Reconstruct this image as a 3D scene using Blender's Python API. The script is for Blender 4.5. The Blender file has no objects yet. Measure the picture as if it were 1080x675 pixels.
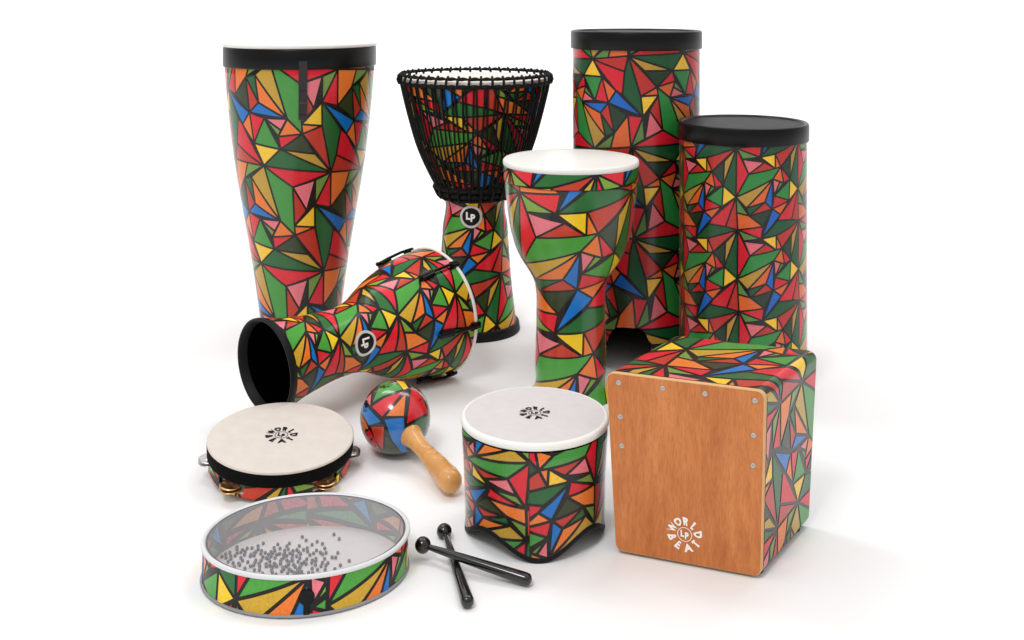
import bpy, math, random
from mathutils import Vector, Matrix
CAM_H = 0.7
FOC = 1100.
# ---- the print: one tile of the triangle pattern, as corner points and coloured facets ----
_RAW = {'H':(470,50),'L':(195,75),'Q':(444,178),'M':(430,368),'C':(380,335),'E':(569,382),'K':(690,310),'F':(702,378),
 'N':(588,550),'J':(738,664),'S':(636,500),'W':(604,732),'A':(474,532),'D':(322,435),'I':(372,682),'B':(262,520),
 'X':(304,712),'Z':(343,810),'G':(594,176),'c':(806,182),'b':(826,270),'T':(788,404),'d':(270,222),'f':(218,418),'p':(815,318)}
def _unw(p): return (495*math.asin((p[0]-525)/495), p[1])
_U = (765.,-32.); _V = (30.,745.)
def _ab(p):
    x, y = _unw(p); det = _U[0]*_V[1]-_U[1]*_V[0]
    return ((x*_V[1]-y*_V[0])/det, (_U[0]*y-_U[1]*x)/det)
TV = {k:_ab(v) for k, v in _RAW.items()}
TV['f'] = _ab((218,418)); 
def _v(s):            # 'L', 'L+' (one tile right), 'L-' , 'L^' (one up), 'Lv' (one down)
    a, b = TV[s[0]]
    for ch in s[1:]:
        if ch=='+': a += 1
        if ch=='-': a -= 1
        if ch=='^': b -= 1
        if ch=='v': b += 1
    return (a, b)
TILE = [(c,[_v(s) for s in t.split()]) for c, t in [
 ('r','L H Q'),('R','L Q M C'),('g','H E N M Q'),('r','H K E'),('O','E K F'),('Y','E F N'),('r','F J S'),('P','S J W'),
 ('l','N W Hv'),('R','A N Hv'),('B','C N D'),('O','A Hv Z I'),('k','D A I'),('r','D I B'),('B','T- D B'),('g','B I X'),
 ('O','T- B X'),('y','T- X Lv'),('l','I Z Lv'),('G','K T Lv+ J'),('O','K b T'),('R','K c b'),('k','G c K'),('y','H G c'),
 ('g','H L+ c'),('R','J Lv+ Hv'),('Y','L d c-'),('G','c- d f'),('R','d D f'),('O','d C D'),('P','p- f T-'),('l','b- f p-')]]
# drums as bodies of revolution: place, profile (height, radius)
def pr(scale, pts):   # silhouette rows measured as (height above floor, radius) in metres
    return [(z, r) for z, r in pts]
def zs(y, s): return CAM_H-y/s
SC = {'conical':493.6,'djembe':495.,'goblet':593.8,'tall':527.5,'tube':575.,'gather':792.9}
PROF = {}
s=493.6; PROF['conical'] = [(0.0,.0805),(zs(335,s),41/s),(zs(267,s),50.5/s),(zs(220,s),58.5/s),(zs(172,s),66.5/s),(zs(120,s),72.8/s),(zs(70,s),77/s),(zs(52,s),77.5/s)]
s=495.; PROF['djembe'] = [(0.0,.0925),(zs(338,s),43.5/s),(zs(314,s),40/s),(zs(269,s),36/s),(zs(239,s),34.2/s),(zs(206,s),33/s),(zs(199,s),37/s),(zs(190,s),42/s),(zs(177,s),48.5/s),(zs(156,s),57.5/s),(zs(123,s),67.5/s),(zs(88,s),76.5/s)]
s=593.8; PROF['goblet'] = [(0.0,.0745),(zs(410,s),40/s),(zs(380,s),37.3/s),(zs(330,s),35.5/s),(zs(305,s),36/s),(zs(295,s),38/s),(zs(285,s),43/s),(zs(270,s),52.5/s),(zs(255,s),59/s),(zs(240,s),63/s),(zs(220,s),66.2/s),(zs(195,s),68.5/s),(zs(172,s),69/s)]
s=527.5; PROF['tall'] = [(0.0,66/s),(zs(40,s),66/s)]
s=575.; PROF['tube'] = [(0.0,65/s),(zs(135,s),65/s)]
s=792.9; PROF['gather'] = [(0.0,72.5/s),(.067,73.5/s),(.139,76.5/s)]
POS = {'conical':(-0.4518,2.2285),'djembe':(-0.0784,2.2222),'goblet':(0.1044,1.8525),'tall':(0.2478,2.0853),'tube':(0.4231,1.9130),'gather':(0.0303,1.3873)}
LY0 = (-0.4022,1.6950,0.1037); LY1 = (-0.1497,1.9600,0.1173)   # lying goblet drum: centre of the open foot, centre of the head
LYP = [(0.0000,0.0785),(0.0137,0.0750),(0.0398,0.0685),(0.0796,0.0615),(0.1308,0.0570),(0.1684,0.0580),(0.1957,0.0650),(0.2252,0.0800),(0.2560,0.0935),(0.2867,0.1030),(0.3276,0.1115),(0.3663,0.1145)]
def frame(name):
    if name=='lying':
        A=[LY1[i]-LY0[i] for i in range(3)]; L=math.sqrt(sum(a*a for a in A)); A=[a/L for a in A]
        m=[(LY0[i]+LY1[i])/2 for i in range(3)]; c=[-m[0],-m[1],CAM_H-m[2]]
        d=sum(A[i]*c[i] for i in range(3)); F=[c[i]-d*A[i] for i in range(3)]; n=math.sqrt(sum(a*a for a in F)); F=[a/n for a in F]; P=LY0
    else:
        x,y=POS[name]; n=math.hypot(x,y); A=[0,0,1]; F=[-x/n,-y/n,0]; P=(x,y,0)
    S=[A[1]*F[2]-A[2]*F[1],A[2]*F[0]-A[0]*F[2],A[0]*F[1]-A[1]*F[0]]
    return P,A,F,S
def smooth(prof, n=90):   # monotone-ish cubic (Catmull-Rom on r(z)), returns samples (z, r, s=arc length)
    zz=[p[0] for p in prof]; rr=[p[1] for p in prof]; m=len(prof); t=[]
    for i in range(m):
        if i==0: t.append((rr[1]-rr[0])/(zz[1]-zz[0]))
        elif i==m-1: t.append((rr[-1]-rr[-2])/(zz[-1]-zz[-2]))
        else:
            a=(rr[i]-rr[i-1])/(zz[i]-zz[i-1]); b=(rr[i+1]-rr[i])/(zz[i+1]-zz[i]); h0=zz[i]-zz[i-1]; h1=zz[i+1]-zz[i]
            t.append((a*h1+b*h0)/(h0+h1))
    out=[]; s=0; k=0
    for i in range(n+1):
        z=zz[0]+(zz[-1]-zz[0])*i/n
        while k<m-2 and z>zz[k+1]: k+=1
        h=zz[k+1]-zz[k]; q=(z-zz[k])/h
        r=(2*q**3-3*q*q+1)*rr[k]+(q**3-2*q*q+q)*h*t[k]+(-2*q**3+3*q*q)*rr[k+1]+(q**3-q*q)*h*t[k+1]
        if out: s+=math.hypot(z-out[-1][0],r-out[-1][1])
        out.append((z,r,s))
    return out
LUGS = [math.radians(a) for a in (25, -33, -98, 88, 155)]
BADGE_L = (.0167, .1637)
WORLD, KEY, TOP = (.40,.96), 38, 55
SEAM = -.07
PROF['lying'] = LYP
# where the print sits on each shell: origin, one tile along, one tile down (metres round the shell, metres up it)
MAPS = {
'conical':((0.0304,0.1307), (-0.2313,0.0224), (0.0142,0.2116)),
'tall':((-0.0004,0.6067), (0.1882,0.0121), (0.0047,-0.1717)),
'tube':((-0.0003,0.2925), (0.0020,-0.1411), (-0.1224,-0.0107)),
'goblet':((0.1453,0.3682), (-0.0050,-0.2290), (-0.2287,0.0011)),
'djembe_bowl':((0.0798,0.4735), (0.0744,-0.1837), (-0.2115,0.0324)),
'djembe_stem':((0.1084,0.4578), (-0.0196,-0.1694), (-0.1546,0.0060)),
'gather':((-0.0536,0.0895), (0.0065,0.1307), (0.1346,0.0030)),
'lying':((0.0620,0.3654), (0.1630,0.0162), (0.0048,-0.1167)),
'bead_a':((-0.2358,-0.0654),(0.0, -0.165),(-0.165, 0.0)),
'bead_b':((0.0352,-0.0689),(0.0, -0.165),(-0.165, 0.0)),
'tamb':((.02,.02), (0.0,-0.16), (-0.17,0.0)),
'boxside':((-0.0482,-0.1864),(-0.167, -0.008),(-0.002, 0.157)),
'goblet_rim':((.055,.012), (0.0,-0.20), (-0.17,0.0)),
'gather_left':((-0.1768,0.0944), (0.0042,0.0985), (0.1563,-0.0176)),
}
rnd = random.Random(7)
scene = bpy.context.scene
C = scene.collection
# ------------------------------------------------------------------ materials
def s2l(c): return tuple(((v/255)/12.92 if v/255 <= .04045 else ((v/255+.055)/1.055)**2.4) for v in c)
def mat(name, rgb, rough=.5, spec=.5, coat=0., metal=0., noise=0., nscale=300., bump=0., coatr=.08):
    m = bpy.data.materials.new(name); m.use_nodes = True
    nt = m.node_tree; b = nt.nodes['Principled BSDF']
    col = s2l(rgb) + (1,)
    b.inputs['Base Color'].default_value = col
    b.inputs['Roughness'].default_value = rough
    b.inputs['Specular IOR Level'].default_value = spec
    b.inputs['Metallic'].default_value = metal
    b.inputs['Coat Weight'].default_value = coat
    b.inputs['Coat Roughness'].default_value = coatr
    if noise or bump:
        tc = nt.nodes.new('ShaderNodeTexCoord'); n = nt.nodes.new('ShaderNodeTexNoise')
        n.inputs['Scale'].default_value = nscale; n.inputs['Detail'].default_value = 3
        nt.links.new(tc.outputs['Object'], n.inputs['Vector'])
        if noise:
            mr = nt.nodes.new('ShaderNodeMapRange'); mr.inputs['From Min'].default_value = .3; mr.inputs['From Max'].default_value = .7
            mr.inputs['To Min'].default_value = 1-noise; mr.inputs['To Max'].default_value = 1+noise
            nt.links.new(n.outputs['Fac'], mr.inputs['Value'])
            vm = nt.nodes.new('ShaderNodeVectorMath'); vm.operation = 'SCALE'; vm.inputs[0].default_value = col[:3]
            nt.links.new(mr.outputs['Result'], vm.inputs['Scale']); nt.links.new(vm.outputs['Vector'], b.inputs['Base Color'])
        if bump:
            bp = nt.nodes.new('ShaderNodeBump'); bp.inputs['Strength'].default_value = bump; bp.inputs['Distance'].default_value = .001
            nt.links.new(n.outputs['Fac'], bp.inputs['Height']); nt.links.new(bp.outputs['Normal'], b.inputs['Normal'])
    return m
CODES = 'xrROYyGglkPB'
def palette(tag, cols, rough, spec, coat):
    return [mat('print_%s_%s' % (tag, n), cols[c], rough, spec, coat, noise=(.12 if c != 'x' else 0), nscale=420)
            for c, n in zip(CODES, ('line','brick','red','orange','yellow','ochre','green','pine','olive','moss','pink','blue'))]
BRIGHT = dict(x=(12,7,5), r=(202,58,34), R=(230,28,44), O=(244,126,42), Y=(252,208,34), y=(212,168,44), G=(76,162,58), g=(32,108,44), l=(130,168,54), k=(44,60,24), P=(238,124,136), B=(0,118,204))
DEEP = dict(x=(12,7,5), r=(192,52,34), R=(218,26,44), O=(234,122,44), Y=(246,198,50), y=(194,154,52), G=(68,148,60), g=(30,98,44), l=(116,148,62), k=(46,60,28), P=(230,118,128), B=(0,112,192))
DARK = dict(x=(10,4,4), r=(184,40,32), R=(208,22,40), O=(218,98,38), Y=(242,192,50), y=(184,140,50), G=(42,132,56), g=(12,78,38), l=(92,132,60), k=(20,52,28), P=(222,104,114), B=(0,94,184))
PB = palette('bright', BRIGHT, .42, .28, .2)
PD = palette('deep', DEEP, .5, .22, .1)
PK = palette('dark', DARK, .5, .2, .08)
PI = palette('hazed_wall', {c:tuple(int(.28*a+.72*g) for a,g in zip(BRIGHT[c],(216,216,220))) for c in BRIGHT}, .6, .2, 0.)  # bead drum's inner wall: haze of the clear head mixed into the print colours
PM = palette('gloss', dict(DEEP, x=(14,10,8)), .3, .5, .9)
PX = palette('box', DEEP, .4, .4, .35)
M = dict(
 black=mat('black_plastic', (7,6,6), .32, .25),
 blacksoft=mat('black_rubber', (17,17,19), .55, .22),
 blackgloss=mat('black_lacquer', (10,9,9), .16, .5, .5),
 fabric=mat('black_fabric_band', (14,13,13), .9, .1, bump=.3, nscale=900),
 rope=mat('black_rope', (17,16,16), .75, .25, bump=.8, nscale=900),
 inner=mat('black_inside', (3,3,3), .9, .0),
 greyin=mat('raw_inside', (60,58,58), .8, .1),
 head=mat('drum_skin', (214,208,207), .55, .3, noise=.03, nscale=60),
 headnat=mat('natural_skin', (219,209,200), .6, .3, noise=.035, nscale=50),
 hoop=mat('white_hoop', (240,238,232), .4, .4),
 cream=mat('cream_edge', (240,228,210), .5, .3),
 clearhoop=mat('milky_hoop', (222,222,224), .35, .5),
 ink=mat('printed_ink', (12,11,12), .6, .2),
 white=mat('white_ink', (250,244,236), .6, .2),
 steel=mat('steel', (200,198,196), .3, .5, metal=1.),
 screw=mat('dull_screw', (190,184,176), .45, .5, metal=.6),
 brass=mat('brass', (222,178,128), .28, .5, metal=1.),
 bead=mat('steel_bead', (112,112,118), .3, .5),
 gasket=mat('grey_gasket', (150,150,152), .5, .3),
 silver=mat('badge_ring', (214,212,208), .35, .5, metal=.4),
)
def wood(name, c1, c2, scale, stretch, rough=.4, coat=.3, fine=.35, pore=.0):
    m = bpy.data.materials.new(name); m.use_nodes = True; nt = m.node_tree; b = nt.nodes['Principled BSDF']
    tc = nt.nodes.new('ShaderNodeTexCoord'); mp = nt.nodes.new('ShaderNodeMapping'); mp.inputs['Scale'].default_value = stretch
    nt.links.new(tc.outputs['Object'], mp.inputs['Vector'])
    n1 = nt.nodes.new('ShaderNodeTexNoise'); n1.inputs['Scale'].default_value = scale; n1.inputs['Detail'].default_value = 6; n1.inputs['Roughness'].default_value = .6; n1.inputs['Distortion'].default_value = .6
    n2 = nt.nodes.new('ShaderNodeTexNoise'); n2.inputs['Scale'].default_value = scale*7; n2.inputs['Detail'].default_value = 3
    nt.links.new(mp.outputs['Vector'], n1.inputs['Vector']); nt.links.new(mp.outputs['Vector'], n2.inputs['Vector'])
    mx = nt.nodes.new('ShaderNodeMix'); mx.inputs['Factor'].default_value = fine
    nt.links.new(n1.outputs['Fac'], mx.inputs[2]); nt.links.new(n2.outputs['Fac'], mx.inputs[3])
    n3 = nt.nodes.new('ShaderNodeTexNoise'); n3.inputs['Scale'].default_value = 620; n3.inputs['Detail'].default_value = 2; mp3 = nt.nodes.new('ShaderNodeMapping'); mp3.inputs['Scale'].default_value = (1,1,.16)
    nt.links.new(tc.outputs['Object'], mp3.inputs['Vector']); nt.links.new(mp3.outputs['Vector'], n3.inputs['Vector'])
    m3 = nt.nodes.new('ShaderNodeMapRange'); m3.inputs['From Min'].default_value = .36; m3.inputs['From Max'].default_value = .55; m3.inputs['To Min'].default_value = 1-pore; m3.inputs['To Max'].default_value = 1.02
    nt.links.new(n3.outputs['Fac'], m3.inputs['Value'])
    cr = nt.nodes.new('ShaderNodeValToRGB'); cr.color_ramp.elements[0].position = .34; cr.color_ramp.elements[1].position = .66
    cr.color_ramp.elements[0].color = s2l(c1)+(1,); cr.color_ramp.elements[1].color = s2l(c2)+(1,)
    nt.links.new(mx.outputs[0], cr.inputs['Fac']); sc3 = nt.nodes.new('ShaderNodeVectorMath'); sc3.operation = 'SCALE'; nt.links.new(cr.outputs['Color'], sc3.inputs[0]); nt.links.new(m3.outputs['Result'], sc3.inputs['Scale']); nt.links.new(sc3.outputs['Vector'], b.inputs['Base Color'])
    b.inputs['Roughness'].default_value = rough; b.inputs['Coat Weight'].default_value = coat; b.inputs['Specular IOR Level'].default_value = .35
    return m
M['ply'] = wood('orange_plywood', (186,104,48), (216,136,76), 12, (1.6,1.6,.3), .5, .08, .4, .13)
M['plyedge'] = mat('plywood_edge', (222,176,122), .6, .2)
M['maple'] = wood('varnished_handle', (212,148,78), (226,166,98), 26, (1,1.3,.6), .4, .4, .15)
def wrap_mat():
    m = bpy.data.materials.new('clear_wrap'); m.use_nodes = True; nt = m.node_tree; nt.nodes.clear(); N = nt.nodes.new; K = nt.links.new
    o = N('ShaderNodeOutputMaterial'); mix = N('ShaderNodeMixShader'); t = N('ShaderNodeBsdfTransparent'); g = N('ShaderNodeBsdfGlossy'); g.inputs['Roughness'].default_value = .22; g.inputs['Color'].default_value = (.95,.95,.95,1)
    lw = N('ShaderNodeLayerWeight'); lw.inputs['Blend'].default_value = .5
    pw = N('ShaderNodeMath'); pw.operation = 'POWER'; pw.inputs[1].default_value = 5.; K(lw.outputs['Facing'], pw.inputs[0])
    mr = N('ShaderNodeMapRange'); mr.inputs['To Min'].default_value = .025; mr.inputs['To Max'].default_value = .85; K(pw.outputs[0], mr.inputs['Value'])
    K(mr.outputs['Result'], mix.inputs[0]); K(t.outputs[0], mix.inputs[1]); K(g.outputs[0], mix.inputs[2]); K(mix.outputs[0], o.inputs[0]); return m
M['wrap'] = wrap_mat()
def film_mat():
    m = bpy.data.materials.new('clear_film'); m.use_nodes = True; nt = m.node_tree; nt.nodes.clear()
    o = nt.nodes.new('ShaderNodeOutputMaterial'); mix = nt.nodes.new('ShaderNodeMixShader'); t = nt.nodes.new('ShaderNodeBsdfTransparent')
    p = nt.nodes.new('ShaderNodeBsdfPrincipled'); p.inputs['Base Color'].default_value = (.66,.66,.68,1); p.inputs['Roughness'].default_value = .25
    mix.inputs[0].default_value = .15
    nt.links.new(t.outputs[0], mix.inputs[1]); nt.links.new(p.outputs[0], mix.inputs[2]); nt.links.new(mix.outputs[0], o.inputs[0])
    return m
M['film'] = film_mat()
# ------------------------------------------------------------------ mesh helpers (all coordinates in the world; a thing's place is taken off when linked)
class MB:
    def __init__(s): s.v=[]; s.f=[]; s.m=[]; s.n=[]; s.sm=[]
    def face(s, pts, mi=0, nrm=None, smooth=True):
        if nrm:      # newell normal against the wanted one
            c=[0,0,0]
            for i in range(len(pts)):
                p,q=pts[i],pts[(i+1)%len(pts)]; c[0]+=(p[1]-q[1])*(p[2]+q[2]); c[1]+=(p[2]-q[2])*(p[0]+q[0]); c[2]+=(p[0]-q[0])*(p[1]+q[1])
            if c[0]*nrm[0][0]+c[1]*nrm[0][1]+c[2]*nrm[0][2]<0: pts=pts[::-1]; nrm=nrm[::-1]
        i=len(s.v); s.v+= [tuple(p) for p in pts]; s.n += ([tuple(q) for q in nrm] if nrm else [None]*len(pts))
        s.f.append(tuple(range(i,i+len(pts)))); s.m.append(mi); s.sm.append(smooth)
    def grid(s, rows, mi=0, close=True, smooth=True, flip=False):
        i=len(s.v); w=len(rows[0])
        for r in rows: s.v += [tuple(p) for p in r]; s.n += [None]*w
        for a in range(len(rows)-1):
            for b in range(w if close else w-1):
                c=(b+1)%w; q=(i+a*w+b,i+a*w+c,i+(a+1)*w+c,i+(a+1)*w+b)
                s.f.append(q[::-1] if flip else q); s.m.append(mi); s.sm.append(smooth)
    def poly(s, pts, mi=0, smooth=False):
        i=len(s.v); s.v += [tuple(p) for p in pts]; s.n += [None]*len(pts); s.f.append(tuple(range(i,i+len(pts)))); s.m.append(mi); s.sm.append(smooth)
    def raw(s, vs, fs, mi=0, smooth=False):
        i=len(s.v); s.v += [tuple(p) for p in vs]; s.n += [None]*len(vs)
        for f in fs: s.f.append(tuple(i+k for k in f)); s.m.append(mi); s.sm.append(smooth)
    def build(s, name, mats, parent=None, label=None):
        off=Vector((0,0,0)); p=parent
        while p is not None: off += p.location; p=p.parent
        me=bpy.data.meshes.new(name); me.from_pydata([(a-off.x,b-off.y,c-off.z) for a,b,c in s.v],[],s.f)
        if not isinstance(mats,(list,tuple)): mats=[mats]
        for m in mats: me.materials.append(m)
        me.polygons.foreach_set('material_index', s.m); me.polygons.foreach_set('use_smooth', s.sm); me.update()
        if any(n is not None for n in s.n):
            ns=[v.normal[:] for v in me.vertices]
            me.normals_split_custom_set_from_vertices([n if n is not None else ns[i] for i,n in enumerate(s.n)])
        o=bpy.data.objects.new(name, me); C.objects.link(o); o.parent=parent
        if label: o['label']=label
        return o
def thing(name, label, cat, loc, group=None):
    o=bpy.data.objects.new(name,None); C.objects.link(o); o.location=loc; o.empty_display_size=.05
    o['label']=label; o['category']=cat
    if group: o['group']=group
    return o
class Body:   # a body of revolution in its own frame
    def __init__(s, P, A, F, S, prof=None, n=90):
        s.P,s.A,s.F,s.S=[Vector(v) for v in (P,A,F,S)]
        if prof: s.set(prof,n)
    def set(s, prof, n=90): s.sm=smooth(prof,n); s.top=s.sm[-1][2]; return s
    def at_s(s, q):
        sm=s.sm; q=max(0,min(s.top,q)); lo,hi=0,len(sm)-1
        while hi-lo>1:
            m=(lo+hi)//2
            if sm[m][2]<=q: lo=m
            else: hi=m
        t=(q-sm[lo][2])/max(1e-9,sm[hi][2]-sm[lo][2])
        z=sm[lo][0]+t*(sm[hi][0]-sm[lo][0]); r=sm[lo][1]+t*(sm[hi][1]-sm[lo][1])
        def slope(k):
            a=max(0,k-1); b=min(len(sm)-1,k+1); return (sm[b][1]-sm[a][1])/(sm[b][0]-sm[a][0])
        sl=slope(lo)*(1-t)+slope(hi)*t
        return z,r,sl
    def r_at(s, z):
        sm=s.sm; t=(z-sm[0][0])/(sm[-1][0]-sm[0][0])*(len(sm)-1); i=max(0,min(len(sm)-2,int(t))); t-=i
        return sm[i][1]+t*(sm[i+1][1]-sm[i][1])
    def s_at(s, z):
        sm=s.sm; t=(z-sm[0][0])/(sm[-1][0]-sm[0][0])*(len(sm)-1); i=max(0,min(len(sm)-2,int(t))); t-=i
        return sm[i][2]+t*(sm[i+1][2]-sm[i][2])
    def dirn(s, th): return s.F*math.cos(th)+s.S*math.sin(th)
    def pt(s, th, r, z): return s.P+s.A*z+s.dirn(th)*r
    def uv(s, u, v, off=.0004):
        z,r,sl=s.at_s(v); th=u/r; d=s.dirn(th); n=(d-s.A*sl).normalized()
        return s.P+s.A*z+d*r+n*off, n
    def lathe(s, mb, pts, seg=96, mi=0, smooth=True, closed=False):   # pts (z, r)
        pts=list(pts)+([pts[0]] if closed else [])
        rows=[[s.pt(2*math.pi*k/seg,r,z) for k in range(seg)] for z,r in pts]
        if smooth: mb.grid(rows,mi,True,True)
        else:
            for a in range(len(rows)-1): mb.grid(rows[a:a+2],mi,True,True)
    def disc(s, mb, z, r, seg=96, mi=0, dome=0.):
        rings=[(0.0001,z+dome)]+[(r*k/6,z+dome*(1-(k/6)**2)) for k in range(1,7)]
        s.lathe(mb,[(zz,rr) for rr,zz in rings][::-1],seg,mi)
def clip(poly, a, b, c):     # keep a*x+b*y+c >= 0
    out=[]; n=len(poly)
    for i in range(n):
        p=poly[i]; q=poly[(i+1)%n]; dp=a*p[0]+b*p[1]+c; dq=a*q[0]+b*q[1]+c
        if dp>=0: out.append(p)
        if (dp>=0)!=(dq>=0):
            t=dp/(dp-dq); out.append((p[0]+t*(q[0]-p[0]),p[1]+t*(q[1]-p[1])))
    return out
def area(p): return .5*sum(p[i][0]*p[(i+1)%len(p)][1]-p[(i+1)%len(p)][0]*p[i][1] for i in range(len(p)))
def inset(poly, w):
    if area(poly)<0: poly=poly[::-1]
    out=poly
    for i in range(len(poly)):
        (x0,y0),(x1,y1)=poly[i],poly[(i+1)%len(poly)]; L=math.hypot(x1-x0,y1-y0)
        if L<1e-6: continue
        a,b=-(y1-y0)/L,(x1-x0)/L
        out=clip(out,a,b,-(a*x0+b*y0)-w)
        if len(out)<3: return []
    return out
def fan(poly):  # concave pieces are split in triangles so the inset stays true
    n=len(poly)
    if area(poly)<0: poly=poly[::-1]
    conv=all(((poly[(i+1)%n][0]-poly[i][0])*(poly[(i+2)%n][1]-poly[(i+1)%n][1])-(poly[(i+1)%n][1]-poly[i][1])*(poly[(i+2)%n][0]-poly[(i+1)%n][0]))>-1e-5 for i in range(n))
    return poly
def facets(umin,umax,vmin,vmax,mp,w):
    (ox,oy),(ux,uy),(vx,vy)=mp; det=ux*vy-vx*uy; aa=[];bb=[]
    for u in (umin,umax):
        for v in (vmin,vmax):
            x,y=u-ox,v-oy; aa.append((x*vy-y*vx)/det); bb.append((ux*y-uy*x)/det)
    res=[]
    for i in range(math.floor(min(aa))-2,math.ceil(max(aa))+2):
        for j in range(math.floor(min(bb))-2,math.ceil(max(bb))+2):
            for c,poly in TILE:
                p=[(ox+(a+i)*ux+(b+j)*vx, oy+(a+i)*uy+(b+j)*vy) for a,b in poly]
                if max(q[0] for q in p)<umin or min(q[0] for q in p)>umax or max(q[1] for q in p)<vmin or min(q[1] for q in p)>vmax: continue
                p=inset(p,w)
                if len(p)>2: res.append((CODES.index(c),p))
    return res
def printed(mb, body, mp, s0, s1, w, low=None, cell=.009, off=.0004, inward=False, span=(-math.pi,math.pi)):
    rmax=max(q[1] for q in body.sm)
    fs=facets(-math.pi*rmax,math.pi*rmax,s0,s1,mp,w)
    for mi,p in fs:
        p=clip(clip(p,0,1,-s0),0,-1,s1)
        if len(p)<3: continue
        y0=min(q[1] for q in p); y1=max(q[1] for q in p)
        for jy in range(math.floor(y0/cell),math.floor(y1/cell)+1):
            st=clip(clip(p,0,1,-jy*cell),0,-1,(jy+1)*cell)
            if len(st)<3: continue
            R=body.at_s((jy+.5)*cell)[1]; la_=span[0]*R+.0003; lb_=span[1]*R-.0003
            x0=max(la_,min(q[0] for q in st)); x1=min(lb_,max(q[0] for q in st))
            for jx in range(math.floor(x0/cell),math.floor(x1/cell)+1):
                a=max(jx*cell,la_); b=min((jx+1)*cell,lb_)
                if b<=a: continue
                g=clip(clip(st,1,0,-a),-1,0,b)
                if len(g)<3: continue
                if low:
                    la,lb=low(a/R),low(b/R); m=(lb-la)/(b-a); g=clip(g,-m,1,m*a-la)
                    if len(g)<3: continue
                if abs(area(g))<2e-9: continue
                pn=[body.uv(q[0],q[1],off) for q in g]
                if inward: mb.face([q[0] for q in pn],mi,[-q[1] for q in pn])
                else: mb.face([q[0] for q in pn][::-1],mi,[q[1] for q in pn][::-1])
def shell(body, wall=.006, low=None, inner_mi=12, seg=120, nz=60, zt=None):
    """black-lined outer skin, inner wall and both edges of a printed shell"""
    mb=MB(); z1=zt if zt else body.sm[-1][0]; rows=[]; irows=[]
    for j in range(nz+1):
        ro=[];ri=[]
        for k in range(seg):
            th=2*math.pi*k/seg; t=th if th<=math.pi else th-2*math.pi
            zb=low(t) if low else body.sm[0][0]; z=zb+(z1-zb)*j/nz; r=body.r_at(z)
            ro.append(body.pt(th,r,z)); ri.append(body.pt(th,r-wall,z))
        rows.append(ro); irows.append(ri)
    mb.grid(rows,0); mb.grid(irows,inner_mi,flip=True)
    mb.grid([rows[0],irows[0]],inner_mi,flip=True); mb.grid([rows[-1],irows[-1]],inner_mi)
    return mb
def tube(mb, pts, rad, seg=10, mi=0, closed=False, cap=True):
    pts=[Vector(p) for p in pts]; n=len(pts); rows=[]; up=None
    for i in range(n):
        if closed: d=pts[(i+1)%n]-pts[i-1]
        else: d=pts[min(i+1,n-1)]-pts[max(i-1,0)]
        d.normalize()
        if up is None: up=d.orthogonal().normalized()
        up=(up-d*up.dot(d)).normalized(); w=d.cross(up); r=rad(i/(n-1)) if callable(rad) else rad
        rows.append([pts[i]+(up*math.cos(2*math.pi*k/seg)+w*math.sin(2*math.pi*k/seg))*r for k in range(seg)])
    if closed: rows.append(rows[0])
    mb.grid(rows,mi)
    if cap and not closed: mb.poly(rows[0][::-1],mi); mb.poly(rows[-1],mi)
def ball(mb, c, r, mi=0, n=20, sc=(1,1,1)):
    rows=[[(c[0]+r*sc[0]*math.sin(a)*math.cos(b),c[1]+r*sc[1]*math.sin(a)*math.sin(b),c[2]+r*sc[2]*math.cos(a)) for b in [2*math.pi*k/n for k in range(n)]] for a in [max(.001,min(math.pi-.001,math.pi*j/(n//2))) for j in range(n//2+1)]]
    mb.grid(rows,mi,flip=True)
# ------------------------------------------------------------------ lettering
_gl={}
def glyph(ch, bold=.035):
    if (ch,bold) in _gl: return _gl[(ch,bold)]
    cu=bpy.data.curves.new('glyph','FONT'); cu.body=ch; cu.size=1; cu.offset=bold; cu.resolution_u=3
    o=bpy.data.objects.new('glyph',cu); C.objects.link(o); bpy.context.view_layer.update()
    me=bpy.data.meshes.new_from_object(o.evaluated_get(bpy.context.evaluated_depsgraph_get()))
    vs=[(v.co.x,v.co.y) for v in me.vertices]; fs=[tuple(p.vertices) for p in me.polygons]
    bpy.data.objects.remove(o); bpy.data.curves.remove(cu); bpy.data.meshes.remove(me)
    x0=min(v[0] for v in vs); x1=max(v[0] for v in vs); y0=min(v[1] for v in vs); y1=max(v[1] for v in vs)
    vs=[((x-(x0+x1)/2)/(y1-y0),(y-y0)/(y1-y0)) for x,y in vs]     # height 1, centred
    fs=[f if area([vs[k] for k in f])>0 else f[::-1] for f in fs]
    _gl[(ch,bold)]=(vs,fs); return vs,fs
def letters2d(R):   # the round emblem: nine flared letters round a ringed pair
    out=[]; inr,outr=.52*R,R
    for ch,deg,top in [('W',157,1),('O',119,1),('R',83,1),('L',46,1),('D',8,1),('B',200,0),('E',240,0),('A',284,0),('T',325,0)]:
        vs,fs=glyph(ch,.055); h=outr-inr; a=math.radians(deg); rx,ry=math.cos(a),math.sin(a); tx,ty=ry,-rx
        pts=[]
        for x,y in vs:
            q=y if top else 1-y; wdt=h*(.50+.62*q)*(1 if top else -1); rr=inr+h*q
            xx=max(-.52,min(.52,x))*wdt
            pts.append((rx*rr+tx*xx,ry*rr+ty*xx))
        out.append((pts,[f if top else f for f in fs]))
    n=28; r0,r1=.38*R,.42*R; ring=[(r*math.cos(2*math.pi*k/n),r*math.sin(2*math.pi*k/n)) for r in (r0,r1) for k in range(n)]
    out.append((ring,[(k,(k+1)%n,n+(k+1)%n,n+k) for k in range(n)]))
    for ch,x,y,hh in (('L',-.13,-.16,.40),('P',.12,-.26,.40)):
        vs,fs=glyph(ch,.05); out.append(([(x*R+a*hh*R*.8,y*R+b*hh*R) for a,b in vs],fs))
    return out
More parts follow.
